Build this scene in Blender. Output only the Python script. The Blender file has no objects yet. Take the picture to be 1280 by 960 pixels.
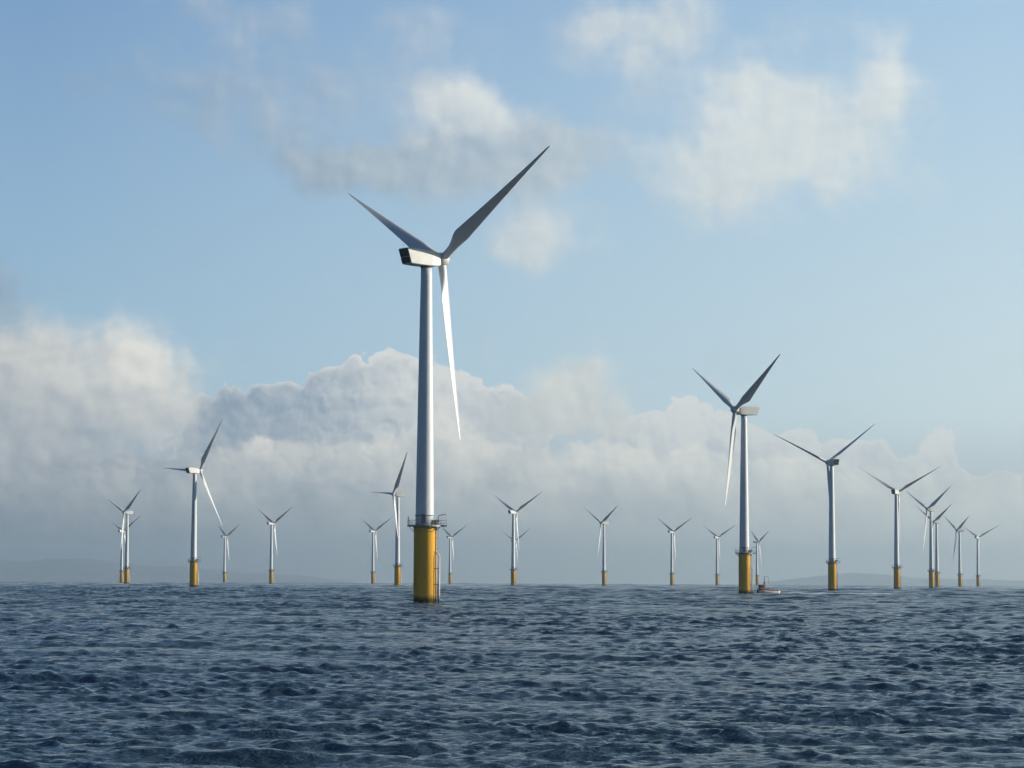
import bpy, bmesh, math, random
import numpy as np
from mathutils import Matrix, Vector
random.seed(7)
PI = math.pi
R_EARTH = 7.4e6          # effective radius (refraction included): the sea really curves away
C = bpy.context.scene.collection
FPX = 3243.0

# ------------------------------------------------------------------ node helper
class NT:
    def __init__(s, tree): s.t = tree; s.n = tree.nodes; s.l = tree.links
    def new(s, ty, **kw):
        n = s.n.new(ty)
        for k, v in kw.items(): setattr(n, k, v)
        return n
    def put(s, sock, v):
        if v is None: return
        if hasattr(v, 'is_output') or isinstance(v, bpy.types.NodeSocket): s.l.new(v, sock)
        else: sock.default_value = v
    def m(s, op, a, b=None, c=None, clamp=False):
        n = s.new('ShaderNodeMath', operation=op); n.use_clamp = clamp
        s.put(n.inputs[0], a); s.put(n.inputs[1], b); s.put(n.inputs[2], c); return n.outputs[0]
    def v(s, op, a, b=None, c=None):
        n = s.new('ShaderNodeVectorMath', operation=op)
        s.put(n.inputs[0], a); s.put(n.inputs[1], b); s.put(n.inputs[2], c)
        return n.outputs['Value'] if op in ('DOT_PRODUCT', 'LENGTH') else n.outputs['Vector']
    def xyz(s, x, y, z=0.0):
        n = s.new('ShaderNodeCombineXYZ'); s.put(n.inputs[0], x); s.put(n.inputs[1], y); s.put(n.inputs[2], z); return n.outputs[0]
    def sep(s, a):
        n = s.new('ShaderNodeSeparateXYZ'); s.put(n.inputs[0], a); return n.outputs
    def noise(s, vec, scale, detail=4, rough=.5, dim='3D', color=False, dist=0.0):
        n = s.new('ShaderNodeTexNoise', noise_dimensions=dim); s.put(n.inputs['Vector'], vec)
        n.inputs['Scale'].default_value = scale; n.inputs['Detail'].default_value = detail
        n.inputs['Roughness'].default_value = rough; n.inputs['Distortion'].default_value = dist
        return n.outputs['Color' if color else 'Fac']
    def ramp(s, x, a, b, lo=0.0, hi=1.0, smooth=True):
        n = s.new('ShaderNodeMapRange'); n.interpolation_type = 'SMOOTHSTEP' if smooth else 'LINEAR'
        s.put(n.inputs['Value'], x); s.put(n.inputs['From Min'], a); s.put(n.inputs['From Max'], b)
        s.put(n.inputs['To Min'], lo); s.put(n.inputs['To Max'], hi); return n.outputs['Result']
    def mix(s, f, a, b, mode='MIX'):
        n = s.new('ShaderNodeMix', data_type='RGBA', blend_type=mode)
        s.put(n.inputs[0], f); s.put(n.inputs[6], a); s.put(n.inputs[7], b); return n.outputs[2]

def srgb(r, g, b, k=1.0):
    f = lambda c: (c/255/12.92 if c <= 10 else ((c/255+.055)/1.055)**2.4)
    return (f(r)*k, f(g)*k, f(b)*k, 1.0)

def material(name, color, rough=.5, spec=.5, grime=.12, gscale=.8, metal=0.0, dirt=(.25, .2, .15), streak=0.0, algae=False):
    m = bpy.data.materials.new(name); m.use_nodes = True
    t = NT(m.node_tree); b = m.node_tree.nodes['Principled BSDF']
    tc = t.new('ShaderNodeTexCoord').outputs['Object']
    n1 = t.noise(tc, gscale, 5, .6)
    f = t.ramp(n1, .42, .8, 0, grime)
    col = t.mix(f, (*color, 1), (*[c*d*2 for c, d in zip(color, dirt)], 1))
    if streak:
        sv = t.v('MULTIPLY', tc, (2.2, 2.2, .12)); n2 = t.noise(sv, 1.0, 5, .65)
        col = t.mix(t.ramp(n2, .5, .85, 0, streak), col, (*[c*.45 for c in color], 1))
    if algae:
        z = t.sep(tc)[2]; nz = t.noise(tc, 1.1, 4, .6)
        zz = t.m('ADD', z, t.m('MULTIPLY', nz, -1.6))
        col = t.mix(t.ramp(zz, -.1, 1.3, .92, 0), col, (.028, .035, .014, 1))
    t.put(b.inputs['Base Color'], col)
    t.put(b.inputs['Roughness'], t.ramp(n1, .3, .7, rough*.85, min(1, rough*1.2)))
    b.inputs['Metallic'].default_value = metal
    b.inputs['Specular IOR Level'].default_value = spec
    return m

M = dict(
    tower=material('tower_paint', (.60, .62, .62), .38, grime=.15, gscale=.35, streak=.22),
    blade=material('blade_gelcoat', (.60, .61, .60), .35, grime=.10, gscale=.4),
    nacelle=material('nacelle_shell', (.54, .535, .50), .4, grime=.16, gscale=.9, streak=.15),
    yellow=material('yellow_paint', (.92, .51, .07), .42, grime=.15, gscale=.7, streak=.14, algae=True),
    steel=material('galvanised_steel', (.22, .24, .25), .45, metal=.4, grime=.3, gscale=3),
    pale=material('pale_fender_tube', (.55, .56, .52), .5, grime=.35, gscale=2, algae=True),
    rust=material('rusty_pipe_paint', (.52, .30, .17), .6, grime=.4, gscale=2, algae=True),
    dark=material('dark_grille', (.045, .050, .058), .6, grime=.2, gscale=3),
    black=material('shadow_black', (.02, .02, .02), .7, grime=.2, gscale=3),  # black that stands in for shadow at the boat's bow
    box=material('cabinet_grey', (.16, .17, .18), .5, grime=.25, gscale=3),
    red=material('boat_red', (.30, .075, .06), .4, grime=.2, gscale=2),
    maroon=material('boat_maroon', (.20, .06, .05), .5, grime=.2, gscale=2),
    white=material('boat_white', (.82, .74, .66), .35, grime=.2, gscale=1.5, streak=.2),
    glass=material('boat_glass', (.02, .025, .03), .08, grime=.0),
    orange=material('life_ring_orange', (.7, .2, .03), .5, grime=.1),
)

# ------------------------------------------------------------------ mesh helpers
def link(name, bm, mat, parent=None, smooth=True):
    me = bpy.data.meshes.new(name)
    bmesh.ops.recalc_face_normals(bm, faces=bm.faces)
    for f in bm.faces: f.smooth = smooth
    bm.to_mesh(me); bm.free(); me.materials.append(mat)
    o = bpy.data.objects.new(name, me); C.objects.link(o)
    if parent: o.parent = parent
    return o

def ring(bm, co): return [bm.verts.new(c) for c in co]
def bridge(bm, a, b):
    n = len(a)
    for i in range(n): bm.faces.new((a[i], a[(i+1) % n], b[(i+1) % n], b[i]))
def tube(bm, p0, p1, r0, r1=None, n=12, caps=True):
    r1 = r0 if r1 is None else r1
    p0, p1 = Vector(p0), Vector(p1); d = (p1-p0).normalized()
    u = d.orthogonal().normalized(); w = d.cross(u)
    A = ring(bm, [p0+(u*math.cos(2*PI*i/n)+w*math.sin(2*PI*i/n))*r0 for i in range(n)])
    B = ring(bm, [p1+(u*math.cos(2*PI*i/n)+w*math.sin(2*PI*i/n))*r1 for i in range(n)])
    bridge(bm, A, B)
    if caps: bm.faces.new(A[::-1]); bm.faces.new(B)
def lathe(bm, prof, n=48, caps=True):
    prev = None; first = None
    for r, z in prof:
        c = ring(bm, [(r*math.cos(2*PI*i/n), r*math.sin(2*PI*i/n), z) for i in range(n)])
        if prev: bridge(bm, prev, c)
        else: first = c
        prev = c
    if caps: bm.faces.new(first[::-1]); bm.faces.new(prev)
def box(bm, c, s, bev=0.0):
    r = bmesh.ops.create_cube(bm, size=1, matrix=Matrix.Translation(c) @ Matrix.Diagonal((*s, 1)))
    if bev:
        es = list({e for v in r['verts'] for e in v.link_edges})
        bmesh.ops.bevel(bm, geom=es, offset=bev, segments=2, affect='EDGES', profile=.5)

# ------------------------------------------------------------------ turbine prototype
HUB_Z, OVER, TILT_OFF = 75.0, 4.3, 0.0
def empty(name, loc=(0, 0, 0)):
    o = bpy.data.objects.new(name, None); C.objects.link(o); o.location = loc; o.empty_display_size = .5; return o

def airfoil(r):
    """section of the blade at radius r: list of (x chordwise to the leading edge, y thickness)"""
    Rt = 40.0
    if r < 9: k = max(0, (r-1.6)/7.4); k = k*k*(3-2*k)
    else: k = 1
    chord = 3.3*(1-(r-9)/(Rt-9))**1.08+.36 if r >= 9 else 1.75+(3.66-1.75)*k
    if r > 38.6: chord *= max(.12, math.sqrt(max(0, 1-((r-38.6)/1.4)**2)))
    tr = (.34-.17*min(1, (r-9)/18)) if r > 9 else 1+(.34-1)*k
    th = chord*tr if r > 9 else 1.75+(3.66*.34-1.75)*k
    tw = math.radians(13*(1-min(1, max(0, (r-6)/34)))**1.5) if r > 6 else math.radians(13)
    tw = -tw
    pts = []; N = 20
    for i in range(N):
        a = 2*PI*i/N
        cx, cy = math.cos(a), math.sin(a)
        # circle
        X0, Y0 = .5*1.75*cx, .5*1.75*cy
        # airfoil, leading edge +x, max thickness at 30% chord
        u = (cx+1)/2                       # 0 trailing .. 1 leading
        t = 5*(.2969*math.sqrt(1-u)-.126*(1-u)-.3516*(1-u)**2+.2843*(1-u)**3-.1036*(1-u)**4)
        X1 = (u-.68)*chord; Y1 = (1 if cy >= 0 else -1)*t*th*(1.0 if cy >= 0 else .8)+.05*chord*(1-(2*u-1)**2)*.6
        X = X0*(1-k)+X1*k; Y = Y0*(1-k)+Y1*k
        pts.append((X*math.cos(tw)-Y*math.sin(tw), X*math.sin(tw)+Y*math.cos(tw)))
    return pts

def make_blade(parent):
    bm = bmesh.new(); prev = None
    rs = [1.0, 1.6]+[1.6+7.4*i/9 for i in range(1, 10)]+[9+29.6*i/22 for i in range(1, 23)]+[39.1, 39.6, 39.9, 40.0]
    for r in rs:
        c = ring(bm, [(x, y, r) for x, y in airfoil(r)])
        if prev: bridge(bm, prev, c)
        else: bm.faces.new(c[::-1])
        prev = c
    bm.faces.new(prev)
    return link('blade', bm, M['blade'], parent)

def blade_mat(yaw, tilt, cone, az, k, delta=17):
    if abs(yaw-112.7) < .01: delta = -12          # this rotor is feathered further
    y, t, co = map(math.radians, (yaw, tilt, cone))
    ax = Vector((math.cos(y)*math.cos(t), math.sin(y)*math.cos(t), math.sin(t)))
    hor = Vector((math.sin(y), -math.cos(y), 0)); up = hor.cross(ax)
    if up.z < 0: up = -up
    sg = 1 if math.sin(y) > 0 else -1
    a = math.radians(az+120*k*sg)
    s0 = math.cos(a)*up+math.sin(a)*hor
    s = (math.cos(co)*s0+math.sin(co)*ax).normalized()
    tt = ax.cross(s).normalized(); ax2 = s.cross(tt).normalized()
    d = math.radians(delta)
    X = ax2*math.cos(d)+tt*math.sin(d); Y = s.cross(X)
    hub = Vector((0, 0, HUB_Z))+OVER*ax
    return Matrix(((X.x, Y.x, s.x, hub.x), (X.y, Y.y, s.y, hub.y), (X.z, Y.z, s.z, hub.z), (0, 0, 0, 1)))

def axis_mat(yaw, tilt):
    return Matrix.Translation((0, 0, HUB_Z)) @ Matrix.Rotation(math.radians(yaw), 4, 'Z') @ Matrix.Rotation(-math.radians(tilt), 4, 'Y')

def make_turbine():
    root = empty('wind_turbine')
    # yellow transition piece
    bm = bmesh.new()
    lathe(bm, [(2.33, -7), (2.33, 15.9), (2.40, 15.95), (2.40, 16.35), (2.33, 16.4), (2.33, 16.62)], 64)
    f = link('foundation', bm, M['yellow'], root)
    # tower: can sections with slim flanges
    bm = bmesh.new(); prof = []
    z0, z1, r0, r1 = 16.9, 73.3, 2.0, 1.2
    for i in range(25):
        z = z0+(z1-z0)*i/24; r = r0+(r1-r0)*((i/24)**1.15)
        prof.append((r, z))
    lathe(bm, prof, 64)
    tw = link('tower', bm, M['tower'], root)
    bm = bmesh.new(); box(bm, (-.12, -2.0, 18.3), (.95, .16, 2.1), .04)
    link('door', bm, M['box'], tw)
    bm = bmesh.new(); lathe(bm, [(2.06, 18.95), (2.12, 18.97), (2.12, 19.12), (2.0, 19.16)], 48, False)  # dark grey ring round the tower, level with the door's upper part
    link('dark_ring', bm, M['box'], tw)
    # platform
    bm = bmesh.new()
    n = 24
    def outline(a):
        r = 3.75
        return r
    A = ring(bm, [(3.75*math.cos(2*PI*i/n), 3.75*math.sin(2*PI*i/n), 16.64) for i in range(n)])
    B = ring(bm, [(3.75*math.cos(2*PI*i/n), 3.75*math.sin(2*PI*i/n), 16.9) for i in range(n)])
    bridge(bm, A, B); bm.faces.new(A[::-1]); bm.faces.new(B)
    box(bm, (4.05, 0, 16.77), (1.5, 1.9, .255))
    for i in range(12):                                   # brackets beneath
        a = 2*PI*(i+.5)/12
        tube(bm, (2.4*math.cos(a), 2.4*math.sin(a), 15.5), (3.5*math.cos(a), 3.5*math.sin(a), 16.66), .07, n=6)
    pf = link('platform', bm, M['steel'], root, smooth=False)
    bm = bmesh.new(); rr = 3.66
    cor = [(rr*math.cos(a), rr*math.sin(a)) for a in [math.radians(18+i*324/26) for i in range(27)]]
    cor = [(4.72, .9)]+cor+[(4.72, -.9)]
    for i, (x, y) in enumerate(cor):
        tube(bm, (x, y, 16.9), (x, y, 18.02), .032, n=6)
        x2, y2 = cor[(i+1) % len(cor)]
        for h in (17.42, 18.0): tube(bm, (x, y, h), (x2, y2, h), .03, n=6)
        tube(bm, (x, y, 16.97), (x2, y2, 16.97), .06, n=4)
    link('railing', bm, M['steel'], pf)
    bm = bmesh.new()                                       # davit crane
    tube(bm, (2.95, -.5, 16.9), (2.95, -.5, 18.7), .11)
    pts = [(2.95+1.25*(1-math.cos(t)), -.5, 18.7+.55*math.sin(t)) for t in [PI*.62*i/6 for i in range(7)]]
    for p, q in zip(pts, pts[1:]): tube(bm, p, q, .09, n=8)
    tube(bm, pts[-1], (pts[-1][0], -.5, 17.9), .025, n=5); box(bm, (2.95, -.5, 17.9), (.5, .4, .5), .04)
    link('davit_crane', bm, M['box'], pf)
    for ctr, sz in (((2.35, -.9, 17.5), (.75, .7, 1.2)), ((2.5, .7, 17.35), (.6, .9, .9))):
        bm = bmesh.new(); box(bm, ctr, sz, .05); link('equipment_cabinet', bm, M['box'], pf)
    bm = bmesh.new(); tube(bm, (-3.5, -.8, 17.9), (-3.5, -.8, 18.75), .1, n=8)
    link('navigation_lantern', bm, M['pale'], pf)
    # boat landing: two stout fender tubes with ladder, on the right of the yellow column
    bm = bmesh.new()
    for y in (-.85, .55):
        tube(bm, (3.25, y, -4), (3.25, y, 10.4), .17, n=12)
        tube(bm, (3.25, y, 10.4), (2.35, y*.7, 11.3), .15, n=10)
        for z in (.8, 4.2, 7.6): tube(bm, (3.2, y, z), (2.1, y*.8, z), .11, n=8)
    bl = link('boat_landing', bm, M['pale'], root)
    bm = bmesh.new()
    for y in (-.42, .12): tube(bm, (2.95, y, -2), (2.95, y, 16.7), .04, n=6)
    for i in range(56): tube(bm, (2.95, -.42, -1+i*.315), (2.95, .12, -1+i*.315), .02, n=4, caps=False)
    for z in (11.8, 14.2, 16.1): tube(bm, (2.95, -.15, z), (2.3, -.15, z), .04, n=5)
    link('ladder', bm, M['steel'], bl)
    bm = bmesh.new()
    tube(bm, (2.48, .35, -6), (2.48, .35, 16.6), .18, n=14)
    for z in (1.5, 6, 10.5, 15): tube(bm, (2.48, .35, z), (2.1, .3, z), .12, n=8)
    link('cable_pipe', bm, M['rust'], root)
    # nacelle: axis along +X, tower axis at x = 0
    bm = bmesh.new(); prev = None; first = None
    secs = [(-6.65, -5.55, -1.42, 1.78, 1.50), (-6.55, -5.4, -1.50, 1.86, 1.60), (-3.0, -3.0, -1.62, 1.86, 1.66),
            (.5, .5, -1.62, 1.75, 1.66), (2.2, 2.2, -1.50, 1.50, 1.55), (2.95, 2.95, -1.32, 1.32, 1.35), (3.15, 3.15, -1.15, 1.15, 1.15)]
    for xt, xb, zb, zt, w in secs:
        co = []; ch = .20; zc = (zt+zb)/2
        outline_ = []
        for (sy, sz) in ((1, 1), (-1, 1), (-1, -1), (1, -1)):
            cy, cz = sy*(w-ch), (zt-ch if sz > 0 else zb+ch)
            a0 = {(1, 1): 0, (-1, 1): 90, (-1, -1): 180, (1, -1): 270}[(sy, sz)]
            for j in range(5):
                a = math.radians(a0+j*22.5); outline_.append((cy+ch*math.cos(a), cz+ch*math.sin(a)))
        for (y, z) in outline_:
            u = (z-zb)/(zt-zb); co.append((xb+(xt-xb)*u, y, z))
        c = ring(bm, co)
        if prev: bridge(bm, prev, c)
        else: first = c
        prev = c
    bm.faces.new(first[::-1]); bm.faces.new(prev)
    nc = link('nacelle', bm, M['nacelle'], root, smooth=False)
    md = nc.data
    # rear cooling grilles: two framed dark openings standing in the sloping back
    def rear(y, z, off): 
        u = (z+1.42)/3.2; return (-5.55+(-6.65+5.55)*u-off, y, z)
    for (za, zb2) in ((.05, 1.72), (-1.36, -.06)):
        bm = bmesh.new()
        A = ring(bm, [rear(-1.46, za, -.02), rear(1.46, za, -.02), rear(1.46, zb2, -.02), rear(-1.46, zb2, -.02)])
        B = ring(bm, [rear(-1.40, za+.05, .13), rear(1.40, za+.05, .13), rear(1.40, zb2-.05, .13), rear(-1.40, zb2-.05, .13)])
        bridge(bm, A, B); bm.faces.new(B)
        for i in range(6):
            z = za+.15+(zb2-za-.3)*i/5; p = rear(0, z, .15)
            box(bm, p, (.08, 2.75, .05))
        link('rear_grille', bm, M['dark'], nc, smooth=False)
    for ctr, sz in (((-3.6, 0, 1.93), (1.9, 1.9, .16)), ((-1.0, .3, 1.9), (1.3, 1.2, .12))):
        bm = bmesh.new(); box(bm, ctr, sz, .04); link('roof_hatch', bm, M['nacelle'], nc)
    for y in (-.9, .9):
        bm = bmesh.new()
        tube(bm, (-5.7, y, 1.75), (-5.7, y, 2.75), .04, n=6); tube(bm, (-5.95, y, 2.72), (-5.45, y, 2.72), .03, n=6)
        tube(bm, (-5.95, y, 2.72), (-5.95, y, 2.9), .06, n=6)
        link('wind_sensor', bm, M['steel'], nc)
    bm = bmesh.new(); lathe(bm, [(1.32, 73.05), (1.32, 73.6)], 40)
    link('yaw_collar', bm, M['box'], root)
    # hub with rounded spinner; its own axis is +X, origin at the hub centre
    bm = bmesh.new()
    prof = [(1.12, -1.2), (1.38, -1.1), (1.55, -.6), (1.6, 0), (1.52, .6), (1.3, 1.15), (.95, 1.6), (.5, 1.88), (.12, 1.97)]
    lathe(bm, prof, 40)
    bmesh.ops.rotate(bm, verts=bm.verts, matrix=Matrix.Rotation(PI/2, 3, 'Y'))
    hb = link('hub', bm, M['nacelle'], root)
    b0 = make_blade(root); bl_ = [b0]
    for k in (1, 2):
        c = b0.copy(); C.objects.link(c); c.parent = root; bl_.append(c)
    return root

def kids(o): return [c for c in bpy.data.objects if c.parent == o]
def copy_tree(o, parent=None):
    c = o.copy(); C.objects.link(c); c.parent = parent
    for k in o_kids[o.name]: copy_tree(k, c)
    return c
def pose(root, ch, yaw, az, tilt, cone):
    A = axis_mat(yaw, tilt); k = 0
    for c in ch:
        n = c.name.split('.')[0]
        if n == 'nacelle': c.matrix_local = Matrix.Translation((0, 0, HUB_Z)) @ Matrix.Rotation(math.radians(yaw), 4, 'Z')
        elif n == 'hub': c.matrix_local = A @ Matrix.Translation((OVER, 0, 0))
        elif n == 'blade':
            c.matrix_local = blade_mat(yaw, tilt, cone, az, k); k += 1

TUR = [  # x, y, sea z, yaw of the rotor axis, rotor azimuth, tilt, cone, label
 (-18.8, 563, -.02, 41.7, 57.9, 3.1, 3.4, 'largest, nearest turbine, white tower on a thick yellow column with platform railing'),
 (95.3, 1063, -.08, 206.3, -59.3, 5.1, 2.3, 'second largest turbine, right of centre, with a small boat beside its yellow column'),
 (187.3, 1518, -.16, 112.7, 53.6, 4.2, 2.7, 'turbine just right of the boat and its wake, lower blade hiding its tower'),
 (297.5, 2007, -.27, 60., 61.0, 4.1, 3.0, 'nearest of the five turbines bunched at the right, with wide flat upper blades'),
 (400.3, 2478, -.41, 209.4, -58.4, 6.8, 2.2, 'taller of the two turbines that nearly overlap at the far right'),
 (487.8, 2980, -.60, 208.1, -60.6, 4.3, 3.2, 'smaller turbine tucked close behind the taller one at the far right'),
 (594.3, 3445, -.80, 200., -61.8, 4.2, 3.1, 'second turbine from the right edge, its lower blade left of the tower'),
 (708.6, 3949, -1.05, 52., 62, 4.1, 3.0, 'rightmost turbine, small, last in the receding row at the right edge'),
 (425.0, 4497, -1.37, 22., 61.8, 4.7, 3.7, 'tiny distant turbine standing straight behind the small boat'),
 (320.3, 4048, -1.11, 47.0, 60.9, 4.0, 3.0, 'small distant turbine just left of the second largest turbine'),
 (223.8, 3625, -.89, 42., 61.3, 4.4, 3.3, 'small turbine midway between the picture centre and the second largest turbine, bright lower blade'),
 (111.0, 3114, -.66, 214., -59.7, 4.1, 3.0, 'lone turbine right of centre with its nacelle to the right and a faint lower blade'),
 (2.0, 2640, -.47, 49., 59.9, 4.3, 3.2, 'turbine at the centre of the horizon hiding a tinier turbine behind its tower'),
 (5.1, 4497, -1.37, 50., 57.0, 4.0, 3.0, 'tiny turbine almost hidden behind the tower of the one at the centre of the horizon'),
 (-97.7, 4151, -1.16, 40., 62.3, 4.4, 3.3, 'tiny distant turbine just right of the nearest turbine and its platform'),
 (-92.4, 2112, -.30, 209.0, -33.7, 4.7, 2.1, 'mid-sized turbine just left of the nearest one, one blade almost upright'),
 (-195.7, 3680, -.91, 45., 60.9, 4.2, 3.2, 'small turbine left of the pair beside the nearest tower, between it and the open gap'),
 (-296.9, 3217, -.70, 45., 59.5, 4.3, 3.2, 'lone small turbine in the gap between the left group and the nearest turbine'),
 (-461.5, 4187, -1.18, 38., 62.3, 4.8, 3.5, 'tiny turbine beneath the blade tip of the large left turbine'),
 (-204.6, 1675, -.19, 47., 34.0, 4.0, 3.1, 'largest turbine of the left group, one blade level, one raised, one sloping down right'),
 (-403.5, 2729, -.50, 220., -55.0, 4.4, 3.2, 'taller of the close pair at the far left, nacelle to the right'),
 (-564.0, 3765, -.96, 52., 56.4, 4.1, 3.0, 'leftmost turbine, smaller one of the close pair, its rotor behind the other tower'),
]
proto = make_turbine()
bpy.context.view_layer.update()
o_kids = {}
for o in list(bpy.data.objects): o_kids.setdefault(o.name, [])
for o in list(bpy.data.objects):
    if o.parent: o_kids[o.parent.name].append(o)
roots = [proto]+[copy_tree(proto) for _ in TUR[1:]]
by_parent = {}
for o in bpy.data.objects:
    if o.parent: by_parent.setdefault(o.parent.name, []).append(o)
for r, (x, y, z, yaw, az, tilt, cone, lab) in zip(roots, TUR):
    pose(r, by_parent[r.name], yaw, az, tilt, cone)
    r.location = (x, y, z); r['label'] = lab; r['category'] = 'wind turbine'; r['group'] = 'offshore wind turbines standing in the sea'

# ------------------------------------------------------------------ small service boat beside the second turbine
boat = empty('service_boat', (110.0, 1114, .15)); boat.rotation_euler = (0, 0, math.radians(197))
boat['label'] = 'small white and red service boat beside the second largest turbine, trailing a white wake'; boat['category'] = 'boat'
def hull_sec(x):
    # x from stern -4.9 to bow +4.9
    t = (x+4.9)/9.8; w = 1.6*(1-max(0, (t-.45)/.55)**3.6)+.03
    top = 1.15+.75*max(0, t-.35)**1.4*1.6
    return w, top
bm = bmesh.new(); prev = None
for i in range(19):
    x = -4.9+9.8*i/18; w, top = hull_sec(x)
    c = ring(bm, [(x, -w, top), (x, -w*.97, top*.55), (x, -w*.8, .05), (x, -w*.3, -.5), (x, w*.3, -.5), (x, w*.8, .05), (x, w*.97, top*.55), (x, w, top), (x, w*.9, top), (x, w*.88, top-.35), (x, -w*.88, top-.35), (x, -w*.9, top)])
    if prev: bridge(bm, prev, c)
    else: bm.faces.new(c[::-1])
    prev = c
bm.faces.new(prev)
hull = link('hull', bm, M['white'], boat)
bm = bmesh.new()
for s in (-1, 1):
    bm = bmesh.new()
    for i in range(18):
        xa, xb = -4.9+9.8*i/18, -4.9+9.8*(i+1)/18; (wa, ta), (wb, tb) = hull_sec(xa), hull_sec(xb)
        tube(bm, (xa, s*wa, ta+.05), (xb, s*wb, tb+.05), .09, n=8, caps=False)
    link('fender_strip', bm, M['maroon'], hull)
bm = bmesh.new(); box(bm, (4.75, 0, .9), (.5, .9, 1.4), .12); link('bow_shadow_block', bm, M['black'], hull)  # added black block, shaped in place of the boat landing's shadow
bm = bmesh.new(); box(bm, (3.0, 0, 2.4), (2.2, 2.1, 2.3), .18); box(bm, (.9, 0, 1.55), (2.6, 2.0, .9), .12)
wh = link('wheelhouse', bm, M['red'], boat, smooth=False)
for ctr, sz in [((x, q*1.055, 2.85), (.5, .04, .6)) for x in (2.35, 3.0, 3.65) for q in (-1, 1)]+[((4.1, 0, 2.85), (.05, 1.7, .6)), ((1.9, 0, 2.85), (.05, 1.5, .6))]:
    bm = bmesh.new(); box(bm, ctr, sz); link('window', bm, M['glass'], wh, smooth=False)
bm = bmesh.new(); box(bm, (3.0, 0, 3.62), (2.5, 2.3, .14), .05); link('wheelhouse_roof', bm, M['maroon'], wh)
bm = bmesh.new(); tube(bm, (1.7, 0, 1.4), (1.7, 0, 7.4), .20, .10)
tube(bm, (1.7, -.7, 5.8), (1.7, .7, 5.8), .07); tube(bm, (1.7, -.8, 1.9), (1.7, 0, 6.1), .09); tube(bm, (1.7, .8, 1.9), (1.7, 0, 6.1), .09)
pts = [(1.7+1.1*(1-math.cos(q)), 0, 6.6+.6*math.sin(q)) for q in [PI*.8*i/7 for i in range(8)]]
pts = [(3.4-x, 0, z) for x, y, z in pts]
for p, q in zip(pts, pts[1:]): tube(bm, p, q, .07, n=6)
tube(bm, pts[-1], (-.3, 0, 4.0), .05, n=6); box(bm, (1.7, 0, 4.6), (.45, 1.2, .35), .06)
link('mast', bm, M['dark'], boat)
for s in (-1, 1):
    bm = bmesh.new()
    pts = [(-4.6, s*1.3, 1.1), (-4.6, s*1.3, 1.95), (-3, s*1.35, 1.95), (-1.2, s*1.4, 1.95)]
    for p, q in zip(pts, pts[1:]): tube(bm, p, q, .035, n=6)
    for x in (-3.8, -3, -2.1, -1.2): tube(bm, (x, s*1.36, 1.1), (x, s*1.36, 1.95), .03, n=6)
    link('deck_rail', bm, M['steel'], boat)
for ctr, sz in (((-2.6, .4, 1.25), (1.1, .9, .7)), ((-1.2, -.5, 1.2), (.8, .7, .6))):
    bm = bmesh.new(); box(bm, ctr, sz, .08); link('deck_crate', bm, M['maroon'], boat)

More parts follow.
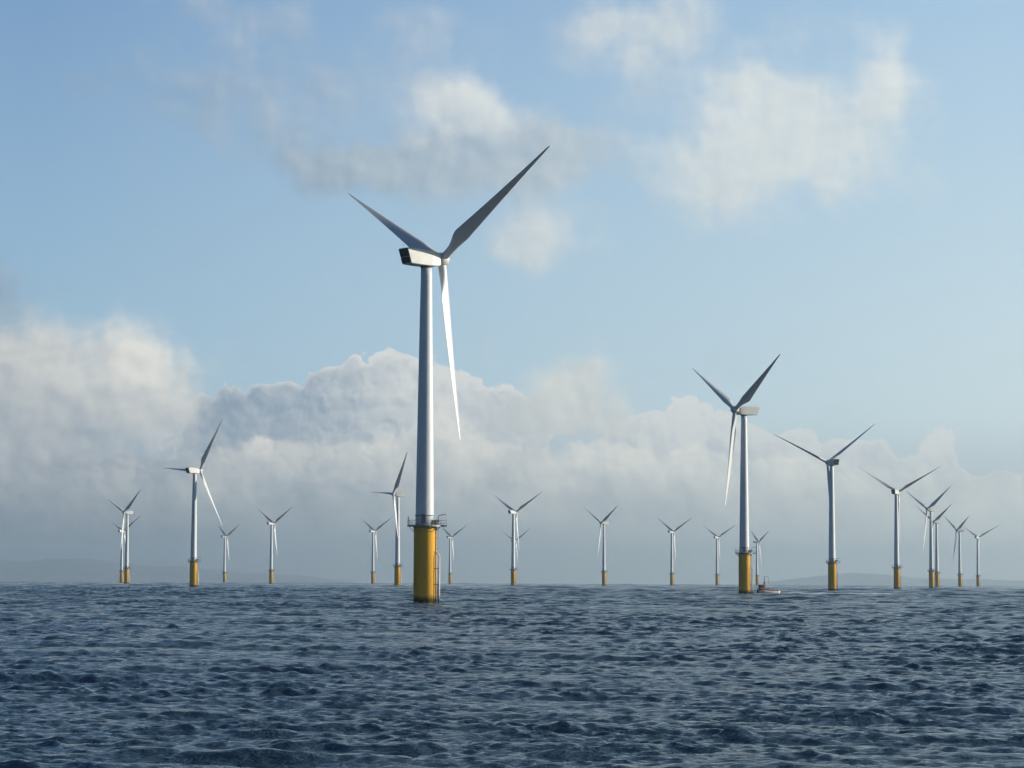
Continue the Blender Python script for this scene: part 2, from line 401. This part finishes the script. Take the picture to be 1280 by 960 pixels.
# ------------------------------------------------------------------ sea: one curved sheet, waves in the mesh
def build_sea():
    rng = np.random.default_rng(11)
    fine = np.linspace(-14, 14, 901); coarse = np.arange(18, 343, 4.0)
    az = np.radians(np.concatenate([fine, coarse]))
    rs = list(np.geomspace(2.5, 40, 16)); 
    while rs[-1] < 36000: rs.append(rs[-1]*(1+(1/600 if rs[-1] < 1600 else 1/250)))
    rs = np.array(rs); nA, nR = len(az), len(rs)
    Rr, A = np.meshgrid(rs, az, indexing='ij')
    # stagger radii so the rows do not line up
    X0 = (Rr*np.sin(A)).astype(np.float64); Y0 = (Rr*np.cos(A)).astype(np.float64)
    daz = np.abs(np.roll(az, -1)-az); daz[-1] = np.radians(4); daz = np.maximum(daz, np.roll(daz, 1)); daz[0] = np.radians(4); daz[900] = np.radians(4)
    dr = np.gradient(rs)
    sp = np.maximum(dr[:, None], (rs[:, None]*daz[None, :]))
    Z = np.zeros_like(X0); DX = np.zeros_like(X0); DY = np.zeros_like(X0)
    N = 180
    # patchy wind: slow modulation of the short waves
    mod = 1+.30*np.sin(X0*.043+1.3+1.2*np.sin(Y0*.011))*np.sin(Y0*.023+.7*np.sin(X0*.02))+.30*np.sin(X0*.21+2*np.sin(Y0*.05+X0*.03))*np.sin(Y0*.13+1.5*np.sin(X0*.11))
    for i in range(N):
        lam = .5*(170/.5)**(i/(N-1)) * rng.uniform(.96, 1.04)
        sprd = 30 if lam < 3 else (20 if lam < 8 else 14)
        th = math.radians(-103+rng.normal(0, sprd)); k = 2*PI/lam
        kx, ky = k*math.cos(th), k*math.sin(th)
        slope = .031*(.62 if lam < 1.1 else .95 if lam < 2.2 else (2.2/lam)**.5 if lam < 9 else .49*(9/lam)**1.1)
        a = slope/k
        slope2 = max(slope, .10)
        damp = np.clip((lam/sp-2.3)/2.2, 0, 1)
        damp *= slope/.034 + (slope2-slope)/.034*np.clip(sp*7/lam-1.0, 0, 1)
        rows = np.where(damp.max(axis=1) > 0)[0]
        if len(rows) == 0: continue
        r1 = rows[-1]+1
        ph = kx*X0[:r1]+ky*Y0[:r1]+rng.uniform(0, 2*PI)
        w = min(.028/k, .08 if lam > 9 else 9)*damp[:r1]*(mod[:r1] if lam < 6 else 1)
        c = np.cos(ph)
        Z[:r1] += w*c; s = np.sin(ph)*w*.72
        DX[:r1] -= s*math.cos(th); DY[:r1] -= s*math.sin(th)
    # sharpen crests a little, flatten troughs
    Z = Z + .35*np.clip(Z, 0, None)**2*1.2
    X = X0+DX; Y = Y0+DY; Z = Z-(Rr**2)/(2*R_EARTH)
    co = np.empty((nR*nA+1, 3), np.float32)
    co[:-1, 0] = X.ravel(); co[:-1, 1] = Y.ravel(); co[:-1, 2] = Z.ravel(); co[-1] = (0, 0, 0)
    i0 = (np.arange(nR-1)[:, None]*nA); j = np.arange(nA)[None, :]; jn = (j+1) % nA
    quads = np.stack([i0+j, i0+nA+j, i0+nA+jn, i0+jn], -1).reshape(-1, 4)
    c = nR*nA; jj = np.arange(nA)
    tris = np.stack([np.full(nA, c), jj, (jj+1) % nA], -1)
    me = bpy.data.meshes.new('sea')
    me.vertices.add(len(co)); me.vertices.foreach_set('co', co.ravel())
    idx = np.concatenate([quads.ravel(), tris.ravel()]).astype(np.int32)
    me.loops.add(len(idx)); me.loops.foreach_set('vertex_index', idx)
    nq, ntr = len(quads), len(tris)
    me.polygons.add(nq+ntr)
    st = np.concatenate([np.arange(nq)*4, nq*4+np.arange(ntr)*3]).astype(np.int32)
    me.polygons.foreach_set('loop_start', st)
    me.polygons.foreach_set('use_smooth', np.ones(nq+ntr, bool))
    me.update(calc_edges=True); me.validate()
    o = bpy.data.objects.new('sea', me); C.objects.link(o); o['kind'] = 'structure'
    if me.polygons[0].normal.z < 0: me.flip_normals()
    return o

def sea_material():
    m = bpy.data.materials.new('sea_water'); m.use_nodes = True
    t = NT(m.node_tree); b = m.node_tree.nodes['Principled BSDF']
    geo = t.new('ShaderNodeNewGeometry'); P = geo.outputs['Position']
    p = t.sep(P); P2 = t.xyz(p[0], p[1], 0.0)
    # colour: deep navy with greenish thin crests
    big = t.noise(P2, .018, 3, .5)
    col = t.mix(t.ramp(big, .35, .65), (.036, .070, .100, 1), (.040, .076, .098, 1))
    # sparse foam flecks + the wake of the boat
    fl = t.noise(t.v('MULTIPLY', P2, (1, .5, 1)), .9, 7, .68); fl2 = t.noise(P2, .05, 3, .5)
    foam = t.m('MULTIPLY', t.ramp(fl, .735, .79), t.ramp(fl2, .55, .66))
    wx, wy = t.m('SUBTRACT', p[0], 112.0), t.m('SUBTRACT', p[1], 1118.0)
    wig = t.m('MULTIPLY', t.m('SUBTRACT', t.noise(P2, .06, 2, .5), .5), 14.0)
    cy = t.m('ADD', t.m('ADD', wy, wig), t.m('MULTIPLY', wx, -.10))
    band = t.m('MULTIPLY', t.ramp(t.m('ABSOLUTE', cy), 0.0, t.m('MULTIPLY_ADD', wx, .16, 14.0), 1, 0), t.m('MULTIPLY', t.ramp(wx, -1.0, 3.0), t.ramp(wx, 16, 75, 1, 0)))
    wn = t.noise(t.v('MULTIPLY', P2, (.25, .12, 1)), 1.0, 5, .7)
    wake = t.m('MULTIPLY', t.ramp(t.m('ADD', t.m('MULTIPLY', band, .6), wn), .46, .60), t.ramp(band, .02, .2))
    foam = t.m('MAXIMUM', foam, wake)
    ringd = t.v('LENGTH', t.v('SUBTRACT', P2, (-18.6, 562.6, 0)))          # wash slapping round the nearest column
    wash = t.m('MULTIPLY', t.ramp(ringd, 2.6, 6.5, 1, 0), t.ramp(t.noise(P2, 1.1, 4, .65), .50, .64))
    foam = t.m('MAXIMUM', foam, t.m('MULTIPLY', wash, .6))
    col = t.mix(foam, col, (.84, .86, .87, 1))
    t.put(b.inputs['Base Color'], col)
    t.put(b.inputs['Roughness'], t.m('MULTIPLY_ADD', foam, .5, .07))
    b.inputs['IOR'].default_value = 1.333
    # ripples: height in metres, world scale, three bands
    st1 = t.v('MULTIPLY', P2, (1.0, 1.45, 1.0))
    rot = t.new('ShaderNodeVectorRotate', rotation_type='Z_AXIS'); t.put(rot.inputs['Vector'], st1); rot.inputs['Angle'].default_value = .35
    h1 = t.noise(rot.outputs[0], 1.35, 5, .58, dist=.4)
    h2 = t.noise(st1, .33, 4, .55, dist=.3)
    h3 = t.noise(t.v('MULTIPLY', P2, (1, 1.7, 1)), 3.6, 4, .6)
    gust = t.ramp(t.noise(t.v('MULTIPLY', P2, (.4, 1, 1)), .02, 3, .55), .3, .7, .7, 1.25)
    H = t.m('ADD', t.m('MULTIPLY', h1, .27), t.m('ADD', t.m('MULTIPLY', h2, .38), t.m('MULTIPLY', h3, .11)))
    # beyond the reach of the modelled waves the same swell goes on as relief of the surface
    far = t.ramp(t.v('LENGTH', P2), 90.0, 700.0, 0, 1, smooth=False)
    h4 = t.noise(t.v('MULTIPLY', P2, (.7, 1.3, 1)), .12, 4, .6, dist=.3)
    H = t.m('ADD', t.m('MULTIPLY', H, t.m('MULTIPLY_ADD', far, 1.8, 1.0)), t.m('MULTIPLY', h4, t.m('MULTIPLY', far, 4.0)))
    H = t.m('MULTIPLY', H, gust)
    bp = t.new('ShaderNodeBump'); bp.inputs['Strength'].default_value = 1.0; bp.inputs['Distance'].default_value = 1.0
    t.put(bp.inputs['Height'], H); t.put(b.inputs['Normal'], bp.outputs[0])
    return m
sea = build_sea(); sea.data.materials.append(sea_material())

# ------------------------------------------------------------------ far hills
def hills(name, dist, prof, depth, col):
    """prof: (x px in the photograph's angle, height m); a rounded ridge with real depth"""
    bm = bmesh.new(); n = 140; x0, x1 = prof[0][0], prof[-1][0]; rows = []
    zc = -dist*dist/2/R_EARTH-3
    for j, (dd, kz) in enumerate(((-1, 0), (-.6, .45), (-.3, .8), (0, 1), (.4, .75), (1, 0))):
        r = []
        for i in range(n+1):
            px = x0+(x1-x0)*i/n
            h = np.interp(px, [p[0] for p in prof], [p[1] for p in prof])
            h = 80+(h-80)*.72 if h > 80 else h
            h *= 1+.04*math.sin(px*.045+j)+.02*math.sin(px*.12+2*j)+.010*math.sin(px*.31+j*1.7)
            d = dist+dd*depth; r.append(bm.verts.new((math.sin((px-640)/FPX)*d, math.cos((px-640)/FPX)*d, zc+h*kz)))
        rows.append(r)
    for a, b in zip(rows, rows[1:]):
        for i in range(n): bm.faces.new((a[i], a[i+1], b[i+1], b[i]))
    o = link(name, bm, col); o['kind'] = 'structure'; return o
hm = material('heath_and_moor', (.16, .18, .15), .9, spec=.1, grime=.3, gscale=.002)
hills('hills', 44000, [(-420, 330), (-180, 500), (-60, 600), (30, 575), (70, 610), (115, 600), (170, 520), (230, 440), (300, 350), (380, 250), (450, 100)], 2500, hm)
hills('hills', 47000, [(930, 90), (985, 260), (1040, 410), (1090, 390), (1150, 310), (1210, 270), (1290, 240), (1420, 200), (1600, 90)], 2500, hm)

# ------------------------------------------------------------------ haze
bm = bmesh.new(); hx = 51000; zb, zt = -172, 640
box(bm, (0, 0, (zb+zt)/2), (2*hx, 2*hx, zt-zb))
hz = bpy.data.materials.new('sea_haze'); hz.use_nodes = True
hz.node_tree.nodes.remove(hz.node_tree.nodes['Principled BSDF'])
pv = hz.node_tree.nodes.new('ShaderNodeVolumePrincipled')
pv.inputs['Color'].default_value = (.80, .92, .97, 1); pv.inputs['Density'].default_value = 4.8e-5; pv.inputs['Anisotropy'].default_value = .65
hz.node_tree.links.new(pv.outputs[0], hz.node_tree.nodes['Material Output'].inputs['Volume'])
ho = link('haze', bm, hz, smooth=False); ho['kind'] = 'stuff'

# ------------------------------------------------------------------ sky
SUN_EL, SUN_AZ = math.radians(16), math.radians(83)      # azimuth from +Y towards +X (to the right, slightly behind the turbines)
w = bpy.data.worlds.new('World'); bpy.context.scene.world = w; w.use_nodes = True
t = NT(w.node_tree); bg = w.node_tree.nodes['Background']
sky = t.new('ShaderNodeTexSky', sky_type='NISHITA'); sky.sun_disc = False
sky.sun_elevation = SUN_EL; sky.sun_rotation = SUN_AZ
sky.altitude = 0; sky.air_density = 1.0; sky.dust_density = .6; sky.ozone_density = 2.0
STR = .10; EXPO = .35
SKY_TINT = (.30, .47, .68, 1)
d3 = t.v('NORMALIZE', t.new('ShaderNodeTexCoord').outputs['Generated'])
dx, dy, dz = t.sep(d3)
azn = t.m('ARCTAN2', dx, dy); eln = t.m('ARCSINE', dz)
PX = t.m('MULTIPLY_ADD', azn, FPX, 640.0); PY = t.m('MULTIPLY_ADD', eln, -FPX, 727.0)
p0 = t.xyz(PX, PY, 0.0)
# domain warp
w1 = t.v('SUBTRACT', t.noise(p0, 1/95, 3, .55, dim='2D', color=True), (.5, .5, .5))
w2 = t.v('SUBTRACT', t.noise(p0, 1/24, 3, .6, dim='2D', color=True), (.5, .5, .5))
pw = t.v('ADD', p0, t.v('ADD', t.v('MULTIPLY', w1, (70, 70, 0)), t.v('MULTIPLY', w2, (15, 17, 0))))
def field(pts, p):
    """sum of soft lobes; each lobe: px, py, rx, ry, weight, brightness"""
    D = B = None
    for (x, y, rx, ry, wt, br) in pts:
        q = t.v('MULTIPLY_ADD', p, (1/rx, 1/ry, 0), (-x/rx, -y/ry, 0))
        g = t.m('POWER', .3679, t.v('DOT_PRODUCT', q, q))
        D = t.m('MULTIPLY', g, wt) if D is None else t.m('MULTIPLY_ADD', g, wt, D)
        B = t.m('MULTIPLY', g, wt*br) if B is None else t.m('MULTIPLY_ADD', g, wt*br, B)
    return D, B
# soft near clouds
HI = [(455, 212, 115, 34, 1.0, .16), (580, 208, 135, 38, 1.0, .18), (576, 142, 66, 38, 1.05, 1.0), (715, 195, 85, 36, .65, .40), (395, 225, 44, 24, .5, .05), (655, 170, 70, 34, .5, .25),
      (668, 288, 66, 46, .85, .68), (295, 28, 80, 36, .58, .42), (280, 115, 130, 62, .36, .18), (400, 125, 95, 48, .42, .28), (510, 105, 60, 50, .30, .5), (240, 165, 90, 40, .30, .2),
      (825, 30, 66, 56, .80, .72), (745, 52, 85, 30, .52, .6), (800, 115, 34, 60, .42, .5), (545, 40, 66, 32, .34, .5),
      (970, 160, 100, 72, 1.0, .85), (905, 238, 78, 52, .85, .62), (1112, 112, 42, 56, .95, .80), (1060, 185, 80, 54, .72, .6), (878, 185, 32, 34, .5, .75), (930, 112, 60, 36, .55, .75),
      (0, 370, 40, 40, .7, .10), (20, 105, 90, 34, .32, .1), (1000, 40, 90, 26, .18, .6),
      (60, 535, 140, 58, 1.2, .44), (180, 455, 50, 42, 1.1, 1.05), (75, 450, 85, 36, 1.0, .72), (-30, 480, 80, 50, 1.1, .6), (205, 515, 55, 40, .8, .75), (110, 500, 60, 24, .8, .5),
      (705, 498, 66, 40, 1.15, .72), (660, 525, 80, 26, .7, .35), (760, 530, 60, 30, .6, .55)]
# far crisp heaps (mostly in bluish shade, rims lit), then nearer, warmer heaps in front of them
FAR = [(270, 540, 60, 44, 1.3, .10), (330, 530, 50, 38, 1.3, .05), (385, 515, 42, 44, 1.3, .18), (435, 505, 40, 50, 1.3, .45), (482, 490, 38, 54, 1.4, .85), (535, 500, 44, 50, 1.3, .95),
       (592, 508, 40, 46, 1.3, 1.0), (640, 530, 50, 44, 1.2, .75), (430, 590, 220, 50, 1.3, .40), (800, 550, 50, 42, 1.3, .85), (862, 535, 38, 44, 1.4, 1.15), (920, 562, 60, 40, 1.2, .9),
       (1000, 580, 66, 42, 1.2, .9), (1080, 590, 60, 40, 1.1, .8), (1172, 572, 20, 38, 1.5, 1.2), (1150, 610, 40, 32, 1.2, .8), (900, 620, 260, 44, 1.2, .5), (1300, 640, 110, 34, 1.0, .55), (-100, 600, 180, 70, 1.3, .3), (1560, 640, 140, 40, 1.0, .5), (-420, 600, 200, 60, 1.2, .4)]
NEAR = [(330, 578, 66, 30, 1.1, .62), (395, 592, 60, 26, .9, .45), (560, 545, 50, 38, 1.1, .85), (505, 572, 60, 34, .9, .6), (620, 580, 60, 34, .9, .6), (740, 572, 50, 32, 1.0, .95), (690, 600, 90, 34, .9, .6),
        (810, 590, 60, 28, 1.0, .9), (880, 585, 50, 30, 1.0, 1.0), (960, 600, 60, 28, 1.0, .8), (1060, 605, 70, 28, 1.0, .85), (60, 600, 150, 44, 1.1, .25), (200, 600, 80, 34, .9, .35), (470, 630, 120, 26, .8, .3), (1200, 640, 90, 26, .7, .5)]
DH, BH = field(HI, pw)
pl = t.v('ADD', p0, t.v('ADD', t.v('MULTIPLY', w1, (30, 30, 0)), t.v('MULTIPLY', w2, (13, 13, 0))))
nH = t.noise(p0, 1/70, 6, .54, dim='2D')
nH2 = t.noise(t.v('ADD', p0, (10, -9, 0)), 1/70, 4, .52, dim='2D')
denH = t.ramp(t.m('ADD', DH, t.m('MULTIPLY_ADD', nH, 1.1, -.56)), .02, 1.12)
denH = t.m('MULTIPLY', denH, t.ramp(PY, 300.0, 460.0, .66, .93))
brH = t.m('DIVIDE', BH, t.m('MAXIMUM', DH, .02))
brH = t.m('MULTIPLY_ADD', t.m('SUBTRACT', nH, nH2), .9, brH)
# rounded billows: cells that bulge, lit from the upper right
def puff(q, dt):
    v = t.new('ShaderNodeTexVoronoi', voronoi_dimensions='2D', feature='F1'); t.put(v.inputs['Vector'], q)
    v.inputs['Scale'].default_value = 1/42; v.inputs['Detail'].default_value = dt; v.inputs['Roughness'].default_value = .5; v.inputs['Lacunarity'].default_value = 2.2
    return v.outputs['Distance']
u1 = puff(pl, 2.0); u2 = puff(t.v('ADD', pl, (5, -5, 0)), 2.0)
relief = t.m('SUBTRACT', u2, u1)
nL = t.noise(p0, 1/60, 5, .55, dim='2D')
def heaps(lobes, e0, e1, noise_amp, puff_amp, relief_amp, rim):
    D, B = field(lobes, pl)
    low = t.ramp(PY, 560.0, 650.0, 0, 1.6)
    D = t.m('ADD', D, low); B = t.m('MULTIPLY_ADD', low, .42, B)
    raw = t.m('ADD', D, t.m('ADD', t.m('MULTIPLY_ADD', u1, -puff_amp, puff_amp*.42), t.m('MULTIPLY_ADD', nL, noise_amp, -noise_amp/2)))
    br = t.m('DIVIDE', B, t.m('MAXIMUM', D, .02))
    br = t.m('MULTIPLY_ADD', relief, relief_amp, br)
    br = t.m('MULTIPLY_ADD', t.ramp(raw, e0, e0+.45, 1, 0), rim, br)
    br = t.m('MULTIPLY_ADD', t.m('SUBTRACT', nL, .5), 1.1, br)
    return t.ramp(raw, e0, e1), br
denF, brF = heaps(FAR, .50, .60, .62, .66, .62, .62)
denN, brN = heaps(NEAR, .38, .85, 1.1, .5, .35, .25)
denN = t.m('MULTIPLY', denN, .9)
# everything melts into grey-blue air near the horizon
mist = t.ramp(PY, 575.0, 735.0, 0, .92)
rt = t.ramp(PX, 50.0, 1250.0, smooth=False)         # paler and greyer towards the sun on the right
K = 1/STR/2**EXPO
cloud_dark = t.mix(rt, srgb(128, 147, 167, K), srgb(182, 197, 203, K))
cloud_lite = t.mix(rt, srgb(250, 245, 233, K), srgb(248, 248, 238, K))
colH = t.mix(t.ramp(brH, .0, 1.0, smooth=False), cloud_dark, cloud_lite)
colF = t.mix(.24, t.mix(t.ramp(brF, -.05, 1.08, smooth=False), cloud_dark, cloud_lite), srgb(158, 186, 212, K))
colN = t.mix(t.ramp(brN, -.1, .98, smooth=False), cloud_dark, cloud_lite)
clear_top = t.mix(rt, srgb(118, 157, 202, K), srgb(170, 205, 234, K))
clear_low = t.mix(rt, srgb(168, 206, 230, K), srgb(218, 238, 244, K))
clear = t.mix(t.ramp(PY, -40.0, 520.0, smooth=False), clear_top, clear_low)
clear = t.mix(.15, clear, sky.outputs[0])
veil = t.ramp(PY, 520.0, 640.0, 0, .8)
c = t.mix(veil, clear, cloud_dark)
c = t.mix(denF, c, colF)
c = t.mix(t.ramp(PY, 500.0, 700.0, 0, .55), c, t.mix(.35, cloud_dark, cloud_lite))
c = t.mix(denN, c, colN)
c = t.mix(denH, c, colH)
mistc = t.mix(rt, srgb(86, 108, 124, K), srgb(252, 255, 236, K))
c = t.mix(mist, c, mistc)
t.put(bg.inputs['Color'], c); bg.inputs['Strength'].default_value = STR
# loose cloud cover over the rest of the sky
off = t.m('MAXIMUM', t.ramp(t.m('ABSOLUTE', azn), .24, .34), t.ramp(eln, .245, .34))
g1 = t.noise(t.v('MULTIPLY', d3, (1, 1, 2.4)), 2.3, 4, .58)
denG = t.ramp(g1, .50, .68, 0, .85)
colG = t.mix(t.ramp(g1, .5, .78), srgb(116, 126, 137, K), srgb(74, 88, 106, K))
rest = t.mix(1.0, sky.outputs[0], SKY_TINT, 'MULTIPLY')
rest = t.mix(denG, rest, colG)
bg2 = t.new('ShaderNodeBackground'); t.put(bg2.inputs['Color'], rest); bg2.inputs['Strength'].default_value = STR
ms = t.new('ShaderNodeMixShader'); t.put(ms.inputs[0], off); t.l.new(bg.outputs[0], ms.inputs[1]); t.l.new(bg2.outputs[0], ms.inputs[2])
t.l.new(ms.outputs[0], w.node_tree.nodes['World Output'].inputs['Surface'])

sl = bpy.data.lights.new('sun', 'SUN'); sl.energy = 5.0; sl.angle = math.radians(.6); sl.color = (1.0, .93, .80)
so = bpy.data.objects.new('sun', sl); C.objects.link(so)
sd = Vector((math.sin(SUN_AZ)*math.cos(SUN_EL), math.cos(SUN_AZ)*math.cos(SUN_EL), math.sin(SUN_EL)))
so.rotation_euler = sd.to_track_quat('Z', 'Y').to_euler(); so.location = (60, 0, 60)

# ------------------------------------------------------------------ camera
cam = bpy.data.cameras.new('camera'); co = bpy.data.objects.new('camera', cam); C.objects.link(co)
cam.sensor_width = 36; cam.lens = 36*FPX/1280; cam.clip_start = .5; cam.clip_end = 80000
co.matrix_world = Matrix.Translation((0, 0, 5)) @ Matrix.Rotation(PI/2+math.atan(246/FPX), 4, 'X') @ Matrix.Rotation(math.radians(.27), 4, 'Z')
S = bpy.context.scene; S.camera = co
S.view_settings.view_transform = 'Standard'; S.view_settings.look = 'None'; S.view_settings.exposure = EXPO; S.view_settings.gamma = 1
S.cycles.volume_bounces = 1
S.cycles.use_adaptive_sampling = True; S.cycles.adaptive_threshold = .025; S.cycles.adaptive_min_samples = 24
